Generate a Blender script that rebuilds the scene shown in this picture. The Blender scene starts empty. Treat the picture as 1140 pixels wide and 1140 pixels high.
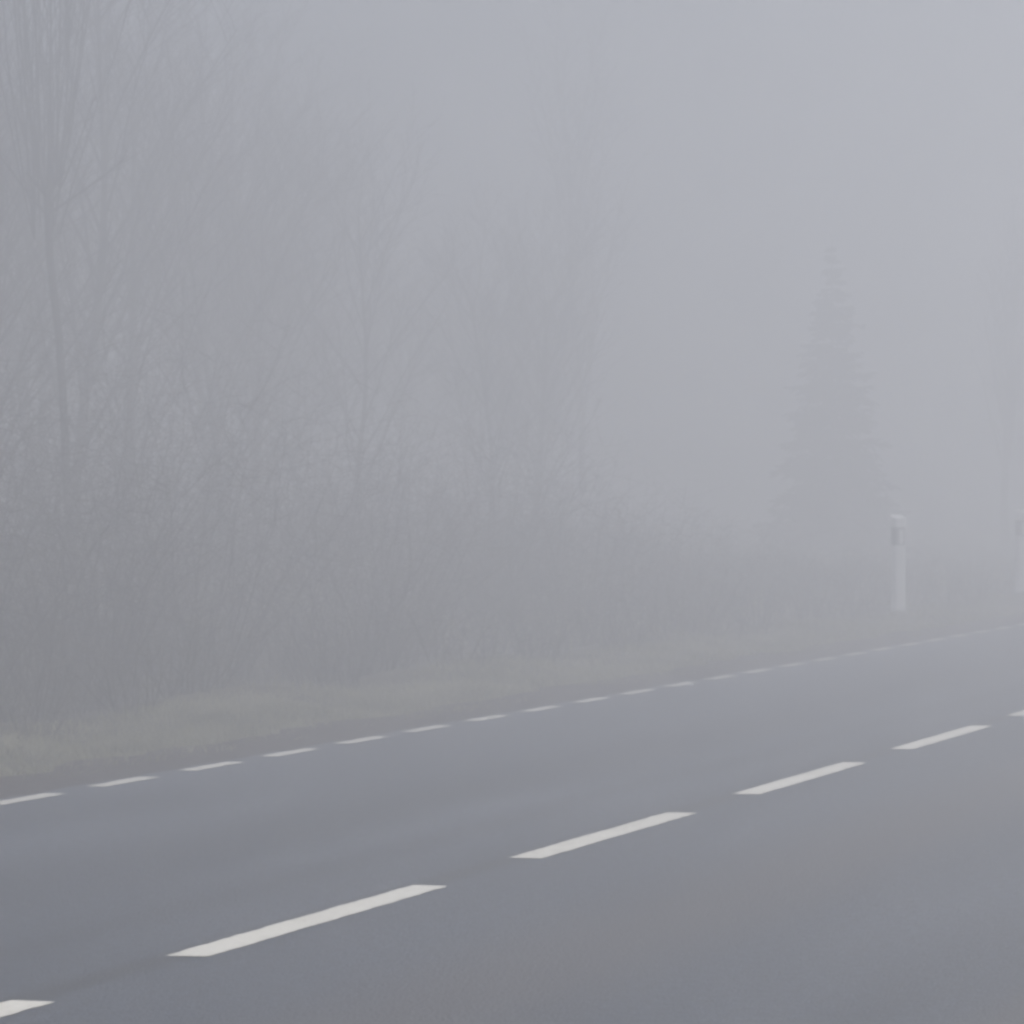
import bpy, math, random
import numpy as np
from mathutils import Vector

R = math.radians
SC = bpy.context.scene
COL = SC.collection

# ----------------------------------------------------------------- layout
CAM_H = 1.40
YAW = R(15.96)            # the camera looks this far to the left of the road's direction (+Y)
FPX = 5000.0              # focal length in pixels of the 1140 px photograph
LANE_C = -4.63            # centre line
EDGE_L = -7.69            # left edge line
EDGE_R = -1.72            # right edge line
SEAM = LANE_C - 0.05
DASH_P = 3.718            # centre dash period, the edge line has a third of it

def pos(px, w, z=0.0):
    """ground point in photo column px on the line w metres left of the camera, parallel to the road"""
    Z = w * FPX / (math.cos(YAW) * (2000.0 - px))
    xr = (px - 570.0) / FPX * Z
    return (-Z * math.sin(YAW) + xr * math.cos(YAW), Z * math.cos(YAW) + xr * math.sin(YAW), z)

# ----------------------------------------------------------------- terrain height
def hz(x, y):
    """height of the verge and bank left and right of the road"""
    x = np.asarray(x, float); y = np.asarray(y, float)
    z = np.zeros_like(x)
    w = -x
    l = np.clip(w - 8.0, 0, None)
    z += np.where(w > 8.0, np.interp(w, [8.0, 8.6, 9.6, 10.2, 11.2, 13.0, 20.0, 40.0, 190], [-0.03, -0.02, 0.03, 0.03, -0.12, 0.02, 0.35, 0.6, 0.6]), 0)
    z += np.where(w < 0.9, np.interp(-w, [-0.9, -0.3, 0.6, 2.2, 4.0, 190], [-0.03, -0.04, -0.10, -0.45, -0.2, -0.2]), 0)
    amp = np.clip(np.minimum(np.abs(w - 8.3), 1.0), 0, 1) * np.where((w > 8.3) | (w < 0.4), 1, 0)
    z += amp * (0.035 * np.sin(x * 2.3 + y * 1.1) + 0.03 * np.sin(y * 1.7 - x * 0.9) + 0.02 * np.sin(y * 4.1 + x * 3.0))
    return z

def hz1(x, y):
    return float(hz(np.array([x]), np.array([y]))[0])

# ----------------------------------------------------------------- materials
def new_mat(name):
    m = bpy.data.materials.new(name); m.use_nodes = True
    nt = m.node_tree; nt.nodes.clear()
    out = nt.nodes.new('ShaderNodeOutputMaterial')
    b = nt.nodes.new('ShaderNodeBsdfPrincipled')
    nt.links.new(b.outputs[0], out.inputs[0])
    return m, nt, b

def node(nt, typ, **kw):
    n = nt.nodes.new(typ)
    for k, v in kw.items():
        if k.startswith('i_'):
            n.inputs[k[2:].replace('_', ' ')].default_value = v
        else:
            setattr(n, k, v)
    return n

def ramp(nt, fac, stops):
    r = nt.nodes.new('ShaderNodeValToRGB')
    e = r.color_ramp.elements
    while len(e) < len(stops): e.new(0.5)
    for el, (p, c) in zip(e, stops):
        el.position = p; el.color = (*c, 1) if len(c) == 3 else c
    nt.links.new(fac, r.inputs[0])
    return r

def noise_mat(name, stops, scale, rough=0.8, detail=4, spec=0.3, bump=0.0):
    m, nt, b = new_mat(name)
    tc = node(nt, 'ShaderNodeTexCoord')
    n = node(nt, 'ShaderNodeTexNoise'); n.inputs['Scale'].default_value = scale; n.inputs['Detail'].default_value = detail
    nt.links.new(tc.outputs['Object'], n.inputs['Vector'])
    r = ramp(nt, n.outputs['Fac'], stops)
    nt.links.new(r.outputs[0], b.inputs['Base Color'])
    b.inputs['Roughness'].default_value = rough
    b.inputs['Specular IOR Level'].default_value = spec
    if bump:
        bp = node(nt, 'ShaderNodeBump'); bp.inputs['Strength'].default_value = bump; bp.inputs['Distance'].default_value = 0.02
        nt.links.new(n.outputs['Fac'], bp.inputs['Height']); nt.links.new(bp.outputs[0], b.inputs['Normal'])
    return m

def asphalt_mat():
    m, nt, b = new_mat('asphalt')
    L = nt.links.new
    tc = node(nt, 'ShaderNodeTexCoord')
    sp = node(nt, 'ShaderNodeSeparateXYZ'); L(tc.outputs['Object'], sp.inputs[0])
    # stretched low-frequency wear along the road
    mp = node(nt, 'ShaderNodeMapping'); mp.inputs['Scale'].default_value = (1.6, 0.22, 1)
    L(tc.outputs['Object'], mp.inputs[0])
    n1 = node(nt, 'ShaderNodeTexNoise'); n1.inputs['Scale'].default_value = 1.0; n1.inputs['Detail'].default_value = 5
    L(mp.outputs[0], n1.inputs['Vector'])
    # aggregate
    n2 = node(nt, 'ShaderNodeTexNoise'); n2.inputs['Scale'].default_value = 24.0; n2.inputs['Detail'].default_value = 7
    L(tc.outputs['Object'], n2.inputs['Vector'])
    n3 = node(nt, 'ShaderNodeTexVoronoi'); n3.inputs['Scale'].default_value = 90.0
    L(tc.outputs['Object'], n3.inputs['Vector'])
    r1 = ramp(nt, n1.outputs['Fac'], [(0.3, (0.022, 0.027, 0.038)), (0.7, (0.060, 0.069, 0.088))])
    r2 = ramp(nt, n2.outputs['Fac'], [(0.3, (0.4, 0.4, 0.41)), (0.7, (1.75, 1.75, 1.72))])
    mul = node(nt, 'ShaderNodeMix', data_type='RGBA', blend_type='MULTIPLY'); mul.inputs[0].default_value = 1
    L(r1.outputs[0], mul.inputs['A']); L(r2.outputs[0], mul.inputs['B'])
    # wheel tracks: worn, brownish and dirtier bands along X
    def band(c, wd):
        a = node(nt, 'ShaderNodeMath', operation='SUBTRACT'); a.inputs[1].default_value = c; L(sp.outputs['X'], a.inputs[0])
        wob = node(nt, 'ShaderNodeMath', operation='MULTIPLY_ADD'); wob.inputs[1].default_value = 0.5; L(n1.outputs['Fac'], wob.inputs[0]); L(a.outputs[0], wob.inputs[2])
        o = node(nt, 'ShaderNodeMath', operation='SUBTRACT'); o.inputs[1].default_value = 0.25; L(wob.outputs[0], o.inputs[0])
        ab = node(nt, 'ShaderNodeMath', operation='ABSOLUTE'); L(o.outputs[0], ab.inputs[0])
        mr = node(nt, 'ShaderNodeMapRange', interpolation_type='SMOOTHSTEP'); mr.inputs['From Min'].default_value = 0; mr.inputs['From Max'].default_value = wd
        mr.inputs['To Min'].default_value = 1; mr.inputs['To Max'].default_value = 0
        L(ab.outputs[0], mr.inputs['Value']); return mr.outputs[0]
    def mx(a, c):
        q = node(nt, 'ShaderNodeMath', operation='MAXIMUM'); L(a, q.inputs[0]); L(c, q.inputs[1]); return q.outputs[0]
    dark = mx(band(-6.05, 0.55), band(-5.2, 0.2))
    m1 = node(nt, 'ShaderNodeMix', data_type='RGBA', blend_type='MULTIPLY')
    f1 = node(nt, 'ShaderNodeMath', operation='MULTIPLY'); f1.inputs[1].default_value = 0.7; L(dark, f1.inputs[0])
    L(f1.outputs[0], m1.inputs[0]); L(mul.outputs['Result'], m1.inputs['A']); m1.inputs['B'].default_value = (0.5, 0.5, 0.52, 1)
    brown = mx(band(-3.55, 0.6), band(-1.95, 0.25))
    m2 = node(nt, 'ShaderNodeMix', data_type='RGBA', blend_type='MIX')
    f2 = node(nt, 'ShaderNodeMath', operation='MULTIPLY'); f2.inputs[1].default_value = 0.6; L(brown, f2.inputs[0])
    L(f2.outputs[0], m2.inputs[0]); L(m1.outputs['Result'], m2.inputs['A']); m2.inputs['B'].default_value = (0.068, 0.061, 0.060, 1)
    # tarred seam beside the centre line
    s1 = node(nt, 'ShaderNodeMath', operation='SUBTRACT'); s1.inputs[1].default_value = SEAM; L(sp.outputs['X'], s1.inputs[0])
    s2 = node(nt, 'ShaderNodeMath', operation='ABSOLUTE'); L(s1.outputs[0], s2.inputs[0])
    s3 = node(nt, 'ShaderNodeMapRange'); s3.inputs['From Min'].default_value = 0.03; s3.inputs['From Max'].default_value = 0.09
    s3.inputs['To Min'].default_value = 0.75; s3.inputs['To Max'].default_value = 0; L(s2.outputs[0], s3.inputs['Value'])
    m3 = node(nt, 'ShaderNodeMix', data_type='RGBA'); L(s3.outputs[0], m3.inputs[0]); L(m2.outputs['Result'], m3.inputs['A']); m3.inputs['B'].default_value = (0.016, 0.016, 0.017, 1)
    L(m3.outputs['Result'], b.inputs['Base Color'])
    rr = node(nt, 'ShaderNodeMapRange'); rr.inputs['To Min'].default_value = 0.42; rr.inputs['To Max'].default_value = 0.62
    L(n1.outputs['Fac'], rr.inputs['Value']); L(rr.outputs[0], b.inputs['Roughness'])
    b.inputs['Specular IOR Level'].default_value = 0.45
    bp = node(nt, 'ShaderNodeBump'); bp.inputs['Strength'].default_value = 0.5; bp.inputs['Distance'].default_value = 0.006
    L(n3.outputs['Distance'], bp.inputs['Height']); L(bp.outputs[0], b.inputs['Normal'])
    return m

def paint_mat(name='road_paint', k=1.0):
    m, nt, b = new_mat(name)
    L = nt.links.new
    tc = node(nt, 'ShaderNodeTexCoord')
    n = node(nt, 'ShaderNodeTexNoise'); n.inputs['Scale'].default_value = 38; n.inputs['Detail'].default_value = 6; n.inputs['Roughness'].default_value = 0.7
    L(tc.outputs['Object'], n.inputs['Vector'])
    n2 = node(nt, 'ShaderNodeTexNoise'); n2.inputs['Scale'].default_value = 2.2; n2.inputs['Detail'].default_value = 3
    L(tc.outputs['Object'], n2.inputs['Vector'])
    ad = node(nt, 'ShaderNodeMath', operation='MULTIPLY_ADD'); ad.inputs[1].default_value = 0.45; L(n2.outputs['Fac'], ad.inputs[0]); L(n.outputs['Fac'], ad.inputs[2])
    r = ramp(nt, ad.outputs[0], [(0.46, (0.25 * k, 0.24 * k, 0.215 * k)), (0.60, (0.65 * k, 0.625 * k, 0.55 * k)), (0.85, (0.75 * k, 0.73 * k, 0.655 * k))])
    L(r.outputs[0], b.inputs['Base Color'])
    b.inputs['Roughness'].default_value = 0.6
    return m

def grass_mat():
    m, nt, b = new_mat('dry_grass')
    L = nt.links.new
    tc = node(nt, 'ShaderNodeTexCoord')
    n = node(nt, 'ShaderNodeTexNoise'); n.inputs['Scale'].default_value = 1.4; n.inputs['Detail'].default_value = 8; n.inputs['Roughness'].default_value = 0.75
    L(tc.outputs['Object'], n.inputs['Vector'])
    r = ramp(nt, n.outputs['Fac'], [(0.3, (0.10, 0.105, 0.06)), (0.43, (0.24, 0.235, 0.15)), (0.58, (0.40, 0.385, 0.28)), (0.75, (0.56, 0.54, 0.42))])
    L(r.outputs[0], b.inputs['Base Color']); b.inputs['Roughness'].default_value = 0.85; b.inputs['Specular IOR Level'].default_value = 0.15
    tr = node(nt, 'ShaderNodeBsdfTranslucent'); L(r.outputs[0], tr.inputs['Color'])
    mix = node(nt, 'ShaderNodeMixShader'); mix.inputs[0].default_value = 0.45
    L(b.outputs[0], mix.inputs[1]); L(tr.outputs[0], mix.inputs[2]); L(mix.outputs[0], nt.nodes['Material Output'].inputs[0])
    return m

M_ASPH = asphalt_mat(); M_PAINT = paint_mat(); M_PAINT_OLD = paint_mat('worn_road_paint', 0.82); M_GRASS = grass_mat()
M_GROUND = noise_mat('verge_soil', [(0.3, (0.035, 0.030, 0.022)), (0.5, (0.062, 0.056, 0.034)), (0.7, (0.10, 0.088, 0.055))], 3.0, 0.95, 8, 0.1, 0.6)
M_SHOULD = noise_mat('gritty_shoulder', [(0.3, (0.026, 0.021, 0.019)), (0.55, (0.055, 0.046, 0.042)), (0.75, (0.12, 0.105, 0.092))], 14.0, 0.95, 8, 0.15, 0.8)
M_BARK = noise_mat('grey_bark', [(0.3, (0.050, 0.044, 0.040)), (0.7, (0.13, 0.118, 0.108))], 9.0, 0.9, 6, 0.15, 0.4)
M_TWIG = noise_mat('twigs', [(0.3, (0.055, 0.046, 0.042)), (0.7, (0.125, 0.107, 0.098))], 2.0, 0.9, 3, 0.15)
M_BIRCH = noise_mat('pale_bark', [(0.35, (0.04, 0.036, 0.034)), (0.5, (0.30, 0.29, 0.27)), (0.7, (0.40, 0.385, 0.36))], 6.0, 0.8, 6, 0.2)
M_BRUSH = noise_mat('brush_twigs', [(0.3, (0.062, 0.054, 0.049)), (0.7, (0.142, 0.126, 0.115))], 1.3, 0.9, 3, 0.1)
M_BRACK = noise_mat('dead_bracken', [(0.3, (0.052, 0.048, 0.035)), (0.7, (0.135, 0.122, 0.088))], 2.0, 0.9, 4, 0.1)
M_NEEDLE = noise_mat('spruce_needles', [(0.3, (0.018, 0.030, 0.016)), (0.7, (0.045, 0.066, 0.034))], 3.0, 0.8, 4, 0.2)
M_WHITE = noise_mat('white_post_plastic', [(0.3, (0.80, 0.80, 0.78)), (0.7, (0.88, 0.88, 0.86))], 5.0, 0.45, 4, 0.4)
M_BLACK = noise_mat('dark_band_plastic', [(0.3, (0.20, 0.20, 0.20)), (0.7, (0.27, 0.27, 0.265))], 8.0, 0.5, 3, 0.3)
M_REFL, _nt, _b = new_mat('reflector_lens')
_b.inputs['Base Color'].default_value = (0.85, 0.85, 0.83, 1); _b.inputs['Roughness'].default_value = 0.15; _b.inputs['Specular IOR Level'].default_value = 0.8
M_SOCK = noise_mat('concrete_footing', [(0.3, (0.16, 0.155, 0.145)), (0.7, (0.26, 0.25, 0.235))], 20.0, 0.9, 5, 0.2, 0.4)

# ----------------------------------------------------------------- mesh helpers
class MB:
    def __init__(self): self.v = []; self.f = []
    def add(self, vs, fs):
        b = len(self.v); self.v.extend(vs); self.f.extend(tuple(i + b for i in f) for f in fs)
    def tube(self, pts, rad, k=3, cap=False):
        pts = [Vector(p) for p in pts]; n = len(pts); b = len(self.v)
        t = (pts[-1] - pts[0]).normalized()
        a = Vector((0, 0, 1)) if abs(t.z) < 0.8 else Vector((1, 0, 0))
        u = t.cross(a).normalized()
        for i, p in enumerate(pts):
            d = (pts[min(i + 1, n - 1)] - pts[max(i - 1, 0)]).normalized()
            u = (u - d * u.dot(d)).normalized(); w = d.cross(u); r = rad[i]
            for j in range(k):
                an = 2 * math.pi * j / k
                self.v.append(tuple(p + (u * math.cos(an) + w * math.sin(an)) * r))
        for i in range(n - 1):
            for j in range(k):
                j2 = (j + 1) % k
                self.f.append((b + i * k + j, b + i * k + j2, b + (i + 1) * k + j2, b + (i + 1) * k + j))
        if cap:
            self.f.append(tuple(b + (n - 1) * k + j for j in range(k)))
    def build(self, name, mat, parent=None, smooth=False):
        me = bpy.data.meshes.new(name)
        me.from_pydata(self.v, [], self.f); me.update()
        me.materials.append(mat)
        if smooth: me.shade_smooth()
        o = bpy.data.objects.new(name, me); COL.objects.link(o)
        if parent: o.parent = parent
        return o

def tag(o, label=None, cat=None, group=None, kind=None):
    for k, v in (('label', label), ('category', cat), ('group', group), ('kind', kind)):
        if v: o[k] = v
    return o

def thing(name, label, cat, loc, rz=0, group=None):
    o = bpy.data.objects.new(name, None); COL.objects.link(o)
    o.location = loc; o.rotation_euler = (0, 0, rz); o.empty_display_size = 0.3
    return tag(o, label, cat, group)

def copy_tree(o, parent=None):
    c = o.copy(); COL.objects.link(c)
    if parent: c.parent = parent
    for ch in o.children: copy_tree(ch, c)
    return c

# ----------------------------------------------------------------- ground, shoulder, road
def sheet(name, xs, ys, zoff, mat, flat=False):
    X, Y = np.meshgrid(xs, ys)
    Zg = np.zeros_like(X) if flat else hz(X, Y)
    v = np.stack([X.ravel(), Y.ravel(), (Zg + zoff).ravel()], 1).tolist()
    nx = len(xs); f = []
    for j in range(len(ys) - 1):
        for i in range(nx - 1):
            a = j * nx + i; f.append((a, a + 1, a + nx + 1, a + nx))
    mb = MB(); mb.v = v; mb.f = f
    return mb.build(name, mat, smooth=True)

xs = np.concatenate([np.linspace(-190, -42, 14), np.linspace(-40, -14, 27), np.arange(-13.6, -8.0, 0.2), [-8.0], np.linspace(-7.6, 0.4, 5), np.arange(0.9, 5, 0.4), np.linspace(6, 190, 20)])
ys = np.concatenate([np.linspace(-60, 8, 18), np.arange(9, 95, 0.5), np.linspace(97, 200, 30)])
g = sheet('ground', xs, ys, -0.03, M_GROUND); tag(g, kind='structure', label='earth and leaf litter of the roadside verge and bank', cat='ground')

def strip(name, x0, x1, y0, y1, z, mat, parent=None, rng=None, rag=0.0, step=0.5, thick=0.0):
    """a thin sheet along the road with slightly uneven long edges"""
    n = max(2, int((y1 - y0) / step) + 1); mb = MB()
    yy = np.linspace(y0, y1, n)
    L = [x0 + (rng.uniform(-rag, rag) if rng else 0) for _ in yy]; Rr = [x1 + (rng.uniform(-rag, rag) if rng else 0) for _ in yy]
    for i in range(n):
        j0 = rng.uniform(-rag, rag) if rng and i in (0, n - 1) else 0
        mb.v += [(L[i], yy[i] + j0, z), (Rr[i], yy[i] - j0, z)]
    mb.f = [(2 * i, 2 * i + 1, 2 * i + 3, 2 * i + 2) for i in range(n - 1)]
    return mb.build(name, mat, parent)

rng = random.Random(11)
sh = strip('shoulder', -8.5, -7.72, -50, 195, 0.006, M_SHOULD, None, rng, 0.10, 0.35)
me = sh.data
for i, v in enumerate(me.vertices):                      # outer edge lies on the verge, inner edge just under the asphalt
    v.co.z = hz1(v.co.x, v.co.y) + 0.012 if v.co.x < -8.3 else -0.004
tag(sh, kind='structure', label='gritty brown shoulder between the edge line and the grass', cat='shoulder')
rd = strip('road', -7.80, -1.05, -58, 198, 0.0, M_ASPH, None, rng, 0.025, 0.25)
tag(rd, kind='structure', label='damp grey asphalt road with broken white lines', cat='road')

# broken lines are paint on the road: its parts
Y0 = pos(208, -LANE_C)[1]
names = ['white centre line dash cut off by the bottom left corner', 'longest white centre line dash, nearest whole one', 'second whole white centre line dash', 'third whole white centre line dash', 'fourth white centre line dash, faint in the fog']
for k in range(-3, 22):
    y = Y0 + k * DASH_P
    d = strip('centre_line_dash', LANE_C - 0.066, LANE_C + 0.066, y, y + DASH_P * 0.67, 0.004, M_PAINT, rd, rng, 0.005, 0.05)
    if 0 <= k + 1 < len(names): d['label'] = names[k + 1]
Y1 = pos(106, -EDGE_L)[1]
for k in range(-8, 58):
    y = Y1 + k * DASH_P / 3
    strip('edge_line_dash', EDGE_L - 0.052, EDGE_L + 0.052, y, y + DASH_P / 3 * 0.60, 0.004, M_PAINT_OLD, rd, rng, 0.006, 0.06)
for k in range(0, 30):
    y = 2.0 + k * DASH_P / 3
    strip('edge_line_dash', EDGE_R - 0.05, EDGE_R + 0.05, y, y + DASH_P / 3 * 0.60, 0.004, M_PAINT_OLD, rd, rng, 0.004, 0.2)

# ----------------------------------------------------------------- grass on the verge
def grass(name, n, wr, yr, hr, wid, mat, seed, lean=0.35, wsig=None):
    r = np.random.default_rng(seed)
    if wsig: w = np.clip(r.normal(wsig[0], wsig[1], n), wr[0], wr[1])
    else: w = r.uniform(wr[0], wr[1], n)
    # denser near the camera
    u = r.uniform(0, 1, n); y = yr[0] * (yr[1] / yr[0]) ** u
    clump = 0.5 + 0.5 * np.sin(w * 5 + np.sin(y * 2.1) * 2) * np.sin(y * 3.3 + w)
    h = r.uniform(hr[0], hr[1], n) * (0.55 + 0.6 * clump)
    a = r.uniform(0, 2 * np.pi, n); b = r.uniform(0, 2 * np.pi, n); ln = r.uniform(0.05, lean, n) * h * 2
    x = -w; z = hz(x, y) - 0.05
    hw = r.uniform(0.5, 1.0, n) * wid / 2
    sx, sy = np.cos(a) * hw, np.sin(a) * hw; lx, ly = np.cos(b) * ln, np.sin(b) * ln
    P = np.empty((n, 5, 3))
    P[:, 0] = np.stack([x - sx, y - sy, z], 1); P[:, 1] = np.stack([x + sx, y + sy, z], 1)
    P[:, 2] = np.stack([x + sx * .8 + lx * .35, y + sy * .8 + ly * .35, z + h * .6], 1)
    P[:, 3] = np.stack([x - sx * .8 + lx * .35, y - sy * .8 + ly * .35, z + h * .6], 1)
    P[:, 4] = np.stack([x + lx, y + ly, z + h * (1 - 0.15 * lean)], 1)
    base = np.arange(n) * 5
    me = bpy.data.meshes.new(name)
    me.vertices.add(n * 5); me.vertices.foreach_set('co', P.ravel())
    lp = np.concatenate([np.stack([base, base + 1, base + 2, base + 3], 1), np.stack([base + 3, base + 2, base + 4], 1)], 1).ravel()
    me.loops.add(n * 7); me.loops.foreach_set('vertex_index', lp.astype(np.int32))
    st = np.stack([np.arange(n) * 7, np.arange(n) * 7 + 4], 1).ravel(); 
    me.polygons.add(n * 2); me.polygons.foreach_set('loop_start', st.astype(np.int32))
    me.update(calc_edges=True); me.validate()
    me.materials.append(mat)
    o = bpy.data.objects.new(name, me); COL.objects.link(o)
    return o

o = grass('grass', 95000, (8.15, 11.0), (16, 100), (0.04, 0.14), 0.010, M_GRASS, 3, 0.7, (9.0, 0.40))
tag(o, 'dry pale grass fringe along the far side of the road', 'grass', kind='stuff')
o = grass('weeds', 9000, (8.15, 9.0), (16, 100), (0.03, 0.08), 0.012, M_GRASS, 5, 0.7)
tag(o, 'short sparse weeds growing in the gritty shoulder', 'weeds', kind='stuff')
o = grass('meadow_grass', 34000, (10.6, 30.0), (40, 110), (0.15, 0.5), 0.03, M_GRASS, 8, 0.5)
tag(o, 'rough meadow grass fading into the fog behind the marker post', 'grass', kind='stuff')

# ----------------------------------------------------------------- bare woody plants
def wander(r, p, d, length, n, wob, up=0.0):
    """a wandering polyline"""
    p = Vector(p); d = Vector(d).normalized(); pts = [p.copy()]
    for _ in range(n):
        d = (d + Vector((r.uniform(-wob, wob), r.uniform(-wob, wob), r.uniform(-wob, wob) + up))).normalized()
        p = p + d * (length / n); pts.append(p.copy())
    return pts

def taper(r0, r1, n): return [r0 + (r1 - r0) * i / n for i in range(n + 1)]

def bare_tree(root, r, H, rad, fork, nlimb, spread, twigs, twig_len, up, bark, droop=0.0, twig_r=0.004, nsub=5):
    """trunk with limbs, and a crown of branches and twigs"""
    tk, cr = MB(), MB()
    tp = wander(r, (0, 0, -0.1), (0, 0, 1), H * 0.8, 9, 0.07, 0.05)
    tk.tube(tp, taper(rad, rad * 0.25, 9), 8)
    tk.tube([(0, 0, -0.12), (0, 0, 0.12), (0, 0, 0.35)], [rad * 1.6, rad * 1.15, rad * 0.97], 8)
    for i in range(nlimb):
        q = fork + (1 - fork) * (i + r.random()) / nlimb
        a = i * 2.4 + r.uniform(-.5, .5)
        j = min(8, int(q * 9)); p = tp[j].lerp(tp[j + 1], q * 9 - j if q < 1 else 1)
        ll = H * (0.42 - 0.22 * (q - fork)) * r.uniform(.75, 1.2)
        lr = rad * (0.5 - 0.3 * q)
        lim = wander(r, p, (math.cos(a) * spread, math.sin(a) * spread, 1.0), ll, 6, 0.16, up)
        tk.tube(lim, taper(lr, lr * .25, 6), 5)
        for k in range(twigs):
            t = 0.15 + 0.85 * (k + r.random()) / twigs; jj = min(5, int(t * 6)); bp = lim[jj].lerp(lim[jj + 1], t * 6 - jj)
            dd = (lim[jj + 1] - lim[jj]).normalized(); b = r.uniform(0, 6.283)
            d = dd + Vector((math.cos(b), math.sin(b), r.uniform(-.2, .4))) * r.uniform(.5, 1.0)
            bl = twig_len * r.uniform(.5, 1.3) * (1.15 - 0.5 * t)
            br = wander(r, bp, d, bl, 5, 0.2, up * 0.6 - droop)
            rr = max(twig_r, lr * 0.28)
            cr.tube(br, taper(rr, twig_r * .7, 5), 3)
            for s in range(nsub):
                t2 = 0.25 + 0.75 * (s + r.random()) / nsub; j2 = min(4, int(t2 * 5)); q2 = br[j2].lerp(br[j2 + 1], t2 * 5 - j2)
                d2 = (br[j2 + 1] - br[j2]).normalized() + Vector((r.uniform(-.8, .8), r.uniform(-.8, .8), r.uniform(-.5, .6)))
                cr.tube(wander(r, q2, d2, bl * r.uniform(.25, .55), 3, 0.25, up * .5 - droop * 1.6), taper(twig_r, twig_r * .45, 3), 3)
    tk.build('trunk', bark, root, True); cr.build('crown', M_TWIG, root)

def shoot_tree(root, r, fork_h, H, rad, nshoot, bark, side):
    """a once cut-back tree: short trunk, knuckle and a fan of long upright shoots"""
    tk, cr = MB(), MB()
    tp = wander(r, (0, 0, -0.1), (0.0, 0, 1), fork_h + 0.1, 6, 0.06, 0.05)
    tk.tube(tp, taper(rad, rad * .8, 6), 9)
    top = tp[-1]
    for i in range(5):                                     # knuckled stubs
        a = i * 1.3; tk.tube(wander(r, top - Vector((0, 0, .08)), (math.cos(a) * .7, math.sin(a) * .7, 1), .3, 3, .1), taper(rad * .6, rad * .3, 3), 6)
    for i in range(nshoot):
        a = r.uniform(0, 6.283); sp = abs(r.gauss(0, 0.13)) * r.choice((.6, 1, 1.6)) + .02
        ll = (H - fork_h) * r.uniform(.5, 1.05)
        p = top + Vector((math.cos(a) * .12, math.sin(a) * .12, r.uniform(-.5, .25)))
        sh = wander(r, p, (math.cos(a) * sp, math.sin(a) * sp, 1), ll, 8, 0.09, 0.03)
        r0 = r.uniform(.004, .011)
        cr.tube(sh, taper(r0, .003, 8), 4)
        for k in range(9):
            t = r.uniform(.2, 1); j = min(7, int(t * 8)); q = sh[j].lerp(sh[j + 1], t * 8 - j); b = r.uniform(0, 6.283)
            tw = wander(r, q, (math.cos(b) * .45, math.sin(b) * .45, 1), ll * r.uniform(.08, .25), 4, .12, .08)
            cr.tube(tw, taper(.004, .002, 4), 3)
    for (dx, dy, dz, ll) in side:
        b0 = wander(r, top - Vector((0, 0, .25)), (dx, dy, dz), ll, 7, .08, .03)
        tk.tube(b0, taper(rad * .3, .005, 7), 5)
        for k in range(14):
            t = r.uniform(.25, 1); j = min(6, int(t * 7)); q = b0[j].lerp(b0[j + 1], t * 7 - j)
            cr.tube(wander(r, q, (dx * .4 + r.uniform(-.5, .5), dy * .4 + r.uniform(-.5, .5), r.uniform(.1, 1)), ll * r.uniform(.15, .4), 4, .15, .05), taper(.004, .002, 4), 3)
    tk.build('trunk', bark, root, True); cr.build('crown', M_TWIG, root)

def planted(px, w):
    x, y, _ = pos(px, w); return (x, y, hz1(x, y) - 0.03)

# the trees one can tell apart
t = thing('pollarded_tree', 'bare cut-back tree with a fan of long upright shoots, at the photo\'s top left', 'tree', planted(86, 15.6))
cy, sy = math.cos(YAW), math.sin(YAW)
shoot_tree(t, random.Random(4), 4.1, 9.0, 0.045, 42, M_BARK, [(cy * 1.0, sy, .5, .95), (cy * .6, sy * .6, 1.1, 1.2), (-cy, -sy, .9, 1.1)])
t = thing('slim_tree', 'slim bare tree with one arching side branch, right of the cut-back tree', 'tree', planted(236, 22.0))
bare_tree(t, random.Random(9), 8.2, 0.055, 0.3, 24, 0.8, 15, 0.95, 0.04, M_BARK, 0, .0022, 10)
t = thing('tall_birch', 'tall thin tree standing alone above the bushes, left of the spruce', 'tree', planted(652, 20.5))
bare_tree(t, random.Random(21), 9.3, 0.08, 0.3, 26, 0.30, 16, 0.8, 0.10, M_BIRCH, 0.05, .004)
t = thing('narrow_tree', 'narrow upright bare tree at the right edge, beyond the marker post', 'tree', planted(1118, 15.0))
bare_tree(t, random.Random(33), 6.9, 0.10, 0.22, 28, 0.18, 14, 0.6, 0.16, M_BARK)

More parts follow.
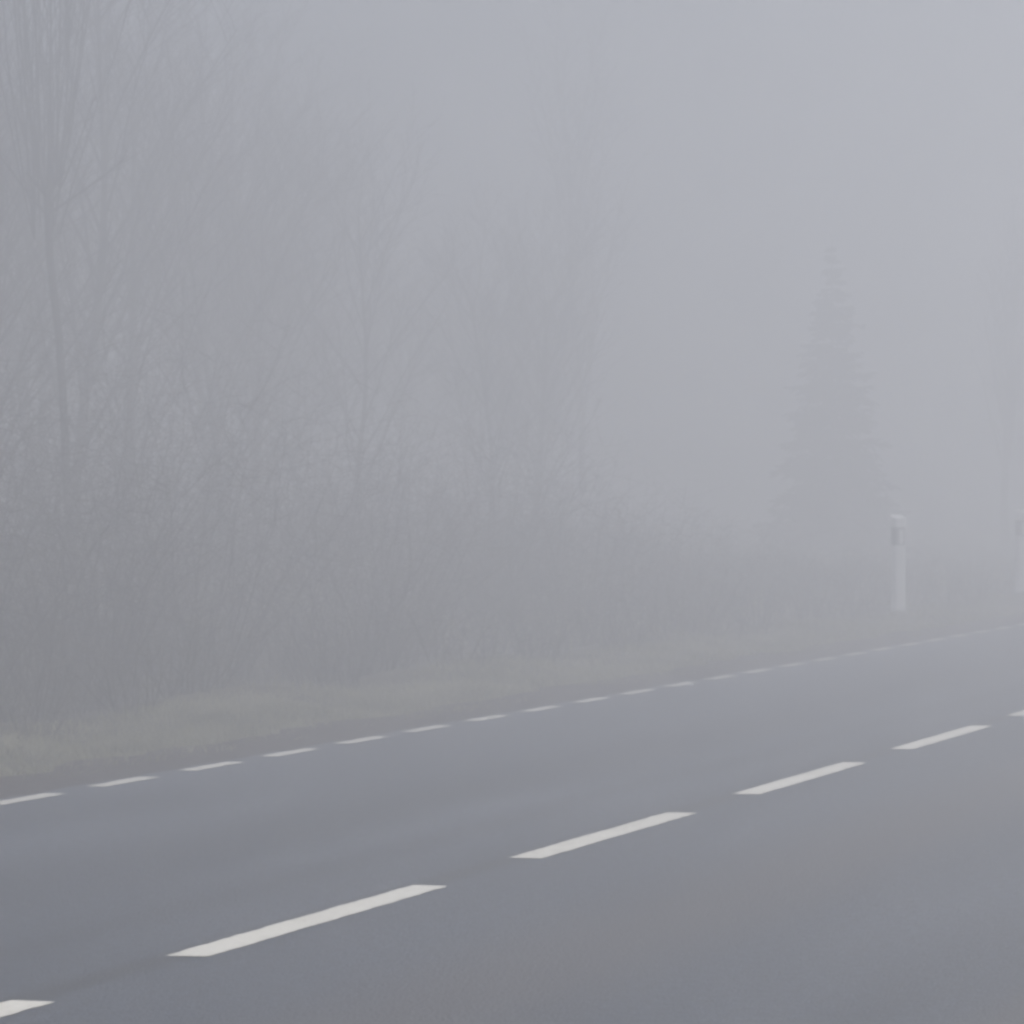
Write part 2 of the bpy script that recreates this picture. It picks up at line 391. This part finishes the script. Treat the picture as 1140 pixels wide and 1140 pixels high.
# young spruce
def spruce(root, r, H, spread):
    tk, cr = MB(), MB()
    tk.tube([(0, 0, -.1), (0, 0, .3), (.01, 0, H * .5), (0, .01, H * .99)], [.075, .06, .035, .006], 8)
    nw = int(H * 9)
    for i in range(nw):
        q = (i + .3) / nw; z = .25 + q * (H - .3) + r.uniform(-.06, .06)
        reach = spread * (1 - q) ** .85 * r.uniform(.8, 1.12) + .02
        for k in range(7 if q < .8 else 5):
            a = k * 6.283 / 7 + i * .7 + r.uniform(-.35, .35); rc = reach * r.uniform(.55, 1.15); zk = z + r.uniform(-.28, .28) * (1 - q); dr = r.uniform(.7, 1.35)
            d = Vector((math.cos(a), math.sin(a), 0)); sd = Vector((-d.y, d.x, 0))
            pts = [Vector((0, 0, min(zk, H * .95))) + d * (rc * s) + Vector((0, 0, -dr * .42 * rc * s + (.38 * rc * s * s) + .10 * rc * math.sin(s * 3))) for s in (0, .25, .5, .75, 1)]
            tk.tube(pts, [.012, .010, .008, .006, .003], 3)
            ns = max(6, int(rc * 20))
            for m in range(ns):
                s = .12 + .88 * (m + r.random()) / ns; j = min(3, int(s * 4)); p = pts[j].lerp(pts[j + 1], s * 4 - j)
                for sg in (-1, 1):
                    ln = (.03 + .10 * min(1, (1 - q) * 1.5) + .24 * rc * (1 - s * .7)) * r.uniform(.7, 1.25)
                    tip = p + (sd * sg * .75 + d * .6).normalized() * ln + Vector((0, 0, -r.uniform(-.25, .8) * ln - .02))
                    wv = (d * .5 - sd * sg * .5 + Vector((0, 0, r.uniform(-.5, .5)))).normalized() * (.018 + .014 * r.random())
                    mid = p.lerp(tip, .55)
                    cr.add([tuple(p - wv * .5), tuple(mid - wv), tuple(tip), tuple(mid + wv)], [(0, 1, 2, 3)])
                    wz = Vector((0, 0, .03))
                    cr.add([tuple(p - wz * .5), tuple(mid - wz), tuple(tip), tuple(mid + wz * .6)], [(0, 1, 2, 3)])
    tk.build('trunk', M_BARK, root, True); cr.build('crown', M_NEEDLE, root)
t = thing('spruce_tree', 'young conical spruce standing in the fog above the marker post', 'spruce', planted(926, 16.2))
spruce(t, random.Random(5), 5.75, 1.25)

# ----------------------------------------------------------------- thicket: bare bushes nobody could count
def thicket(name, seed, n, wr, yr, hfun, stems, mat, side=6, rad=.008):
    r = random.Random(seed); mb = MB()
    for i in range(n):
        y = r.uniform(*yr); w = r.uniform(*wr); x = -w; z = hz1(x, y) - .08
        H = hfun(w, y) * r.uniform(.55, 1.15)
        if H < .25: continue
        for s in range(stems):
            a = r.uniform(0, 6.283); sp = r.uniform(.05, .85)
            ll = H * r.uniform(.6, 1.05)
            st = wander(r, (x + math.cos(a) * .12, y + math.sin(a) * .12, z), (math.cos(a) * sp, math.sin(a) * sp, 1), ll, 5, .2, .03)
            mb.tube(st, taper(rad * r.uniform(.8, 1.4), rad * .22, 5), 3)
            for k in range(side):
                t = r.uniform(.2, 1); j = min(4, int(t * 5)); q = st[j].lerp(st[j + 1], t * 5 - j); b = r.uniform(0, 6.283)
                mb.tube(wander(r, q, (math.cos(b), math.sin(b), r.uniform(-.2, .9)), min(ll, 2.2) * r.uniform(.12, .42), 4, .3, .03), taper(rad * .5, rad * .15, 4), 3)
    return mb.build(name, mat)

def h_brush(w, y):
    return float(np.interp(y, [14, 27, 34, 42, 50, 60], [4.0, 3.8, 3.4, 2.6, 1.8, .9])) * float(np.interp(w, [10.8, 11.8, 13.5], [.4, .72, 1]))
o = thicket('thicket', 2, 270, (10.9, 17.5), (17, 62), h_brush, 17, M_BRUSH, 13, .0036)
tag(o, 'dense leafless thicket behind the grass verge, lower towards the right', 'thicket', kind='stuff')
def h_brack(w, y): return float(np.interp(y, [14, 40, 55, 70], [1.0, .9, .75, .5])) * float(np.interp(w, [9.4, 10.4, 12], [.3, .75, 1]))
o = thicket('undergrowth', 6, 420, (9.45, 14.0), (17, 75), h_brack, 14, M_BRACK, 7, .0045)
tag(o, 'low tangle of dead brambles and bracken at the foot of the thicket', 'undergrowth', kind='stuff')

# ----------------------------------------------------------------- the wood behind: bare trees lost in fog
protos = []
lab = 'bare tree of the wood behind the thicket, almost lost in the fog'
grp = 'bare trees behind the thicket'
rw = random.Random(77)
for i in range(4):
    p = thing('bare_tree', lab, 'tree', (0, 0, 0), 0, grp)
    bare_tree(p, random.Random(100 + i), (6.5, 7.5, 6.0, 8.0)[i], .065, .2, 20, .6, 15, 1.1, .05, M_BARK, 0, .003, 7)
    protos.append(p)
k = 0
for row, (w0, y0, y1, st) in enumerate(((18.5, 20, 66, 2.5), (22.5, 24, 80, 2.6), (27.0, 28, 98, 3.0))):
    y = y0
    while y < y1:
        o = protos[k] if k < 4 else copy_tree(protos[k % 4])
        x = -(w0 + rw.uniform(-1.1, 1.1)); yy = y + rw.uniform(-.7, .7)
        s = (1.4 + float(np.interp(-yy / x, [2.0, 2.6, 2.9, 3.3, 3.9, 4.6], [.15, .105, .083, .058, .038, .022])) * math.hypot(x, yy)) / 7.0   # the wood gets lower towards its far end
        s = min(s, 1.15) * rw.uniform(.82, 1.12)
        o.location = (x, yy, hz1(x, yy) - .05); o.rotation_euler = (0, 0, rw.uniform(0, 6.28)); o.scale = (s, s, s)
        y += st; k += 1

# ----------------------------------------------------------------- marker posts
def prism(mb, prof, z0, z1, slope=0.0, cap=True):
    """vertical extrusion of a plan outline; the top may slope along y"""
    n = len(prof); b = len(mb.v)
    mb.v += [(x, y, z0) for x, y in prof] + [(x, y, z1 + slope * y) for x, y in prof]
    for i in range(n):
        j = (i + 1) % n; mb.f.append((b + i, b + j, b + n + j, b + n + i))
    if cap: mb.f += [tuple(b + n + i for i in range(n)), tuple(b + i for i in reversed(range(n)))]

def outline(s=1.0, wd=.080, dp=.066):
    """rounded plan with a flattened face to -y (towards the traffic)"""
    pts = []
    for i in range(24):
        a = 2 * math.pi * i / 24
        c, q = math.cos(a), math.sin(a)
        pts.append((wd * s * math.copysign(abs(c) ** .85, c), dp * s * max(-.82, math.copysign(abs(q) ** .85, q))))
    return pts

def marker_post(label, px, w, H, rz):
    root = thing('marker_post', label, 'marker post', planted(px, w), rz, 'marker posts along the verge')
    b = MB(); prism(b, outline(), -.05, H * .70); b.build('post_body', M_WHITE, root)
    b = MB(); prism(b, outline(.995), H * .70, H * .88); bd = b.build('dark_band', M_BLACK, root)
    for nm, yf in (('reflector', -.054),):
        m = MB(); x0, x1, z0, z1 = -.024, .024, H * .715, H * .86
        m.v = [(x, y, z) for y in (yf + .002, yf - .008) for x, z in ((x0, z0), (x1, z0), (x1, z1), (x0, z1))]
        m.f = [(4, 5, 6, 7), (0, 1, 5, 4), (1, 2, 6, 5), (2, 3, 7, 6), (3, 0, 4, 7)]
        m.build(nm, M_REFL, bd)
    b = MB(); prism(b, outline(1.12), H * .88, H * .985, .35); b.build('cap', M_WHITE, root)
    b = MB(); prism(b, outline(1.5), -.1, .05); b.build('footing', M_SOCK, root)
    return root
marker_post('white roadside marker post with grey band and reflector, clearly visible at the right', 1000, 9.7, 1.13, R(46))
marker_post('farther white marker post, almost lost in the fog at the right edge', 1137, 9.7, 1.12, R(40))

# ----------------------------------------------------------------- haze
HX, HY0, HY1, HB, HT = 192.0, -62.0, 202.0, -1.6, 12.0
mb = MB()
mb.v = [(x, y, z) for z in (HB, HT) for (x, y) in ((-HX, HY0), (HX, HY0), (HX, HY1), (-HX, HY1))]
mb.f = [(3, 2, 1, 0), (4, 5, 6, 7), (0, 1, 5, 4), (1, 2, 6, 5), (2, 3, 7, 6), (3, 0, 4, 7)]
m = bpy.data.materials.new('fog_air'); m.use_nodes = True; nt = m.node_tree; nt.nodes.clear()
out = nt.nodes.new('ShaderNodeOutputMaterial'); pv = nt.nodes.new('ShaderNodeVolumePrincipled')
pv.inputs['Color'].default_value = (0.947, 0.952, 0.968, 1); pv.inputs['Density'].default_value = 0.042; pv.inputs['Anisotropy'].default_value = 0.68
nt.links.new(pv.outputs[0], out.inputs['Volume'])
o = mb.build('haze', m); tag(o, 'dense pale fog over the road', 'fog', kind='stuff')

# ----------------------------------------------------------------- light
SUN_EL, SUN_AZ = R(48), R(64)            # azimuth clockwise from +Y (road direction)
w = bpy.data.worlds.new('World'); SC.world = w; w.use_nodes = True
nt = w.node_tree; bg = nt.nodes['Background']
sky = nt.nodes.new('ShaderNodeTexSky'); sky.sky_type = 'NISHITA'; sky.sun_disc = False
sky.sun_elevation = SUN_EL; sky.sun_rotation = SUN_AZ; sky.air_density = 1.0; sky.dust_density = 1.5; sky.ozone_density = 1.0
nt.links.new(sky.outputs[0], bg.inputs[0]); bg.inputs[1].default_value = 0.06
ld = bpy.data.lights.new('sun', 'SUN'); ld.energy = 4.5; ld.angle = R(15); ld.color = (1.0, 0.97, 0.945)
lo = bpy.data.objects.new('sun', ld); COL.objects.link(lo)
sd = Vector((math.sin(SUN_AZ) * math.cos(SUN_EL), math.cos(SUN_AZ) * math.cos(SUN_EL), math.sin(SUN_EL)))
lo.rotation_euler = (-sd).to_track_quat('-Z', 'Y').to_euler()

# ----------------------------------------------------------------- camera and render
cd = bpy.data.cameras.new('camera'); cd.sensor_width = 36; cd.lens = FPX / 1140 * 36
cd.clip_start = 0.1; cd.clip_end = 1500
co = bpy.data.objects.new('camera', cd); COL.objects.link(co)
co.location = (0, 0, CAM_H); co.rotation_euler = (R(90) - math.atan(25 / FPX), 0, YAW)
SC.camera = co
SC.view_settings.view_transform = 'Standard'; SC.view_settings.look = 'None'
SC.view_settings.exposure = 0.21; SC.view_settings.gamma = 1
SC.render.engine = 'CYCLES'
cy_ = SC.cycles
cy_.use_denoising = True; cy_.pixel_filter_type = 'BLACKMAN_HARRIS'; cy_.filter_width = 3.0
cy_.max_bounces = 6; cy_.volume_bounces = 4; cy_.diffuse_bounces = 2; cy_.glossy_bounces = 1; cy_.use_adaptive_sampling = True; cy_.adaptive_threshold = 0.02; cy_.transparent_max_bounces = 8
cy_.sample_clamp_indirect = 6
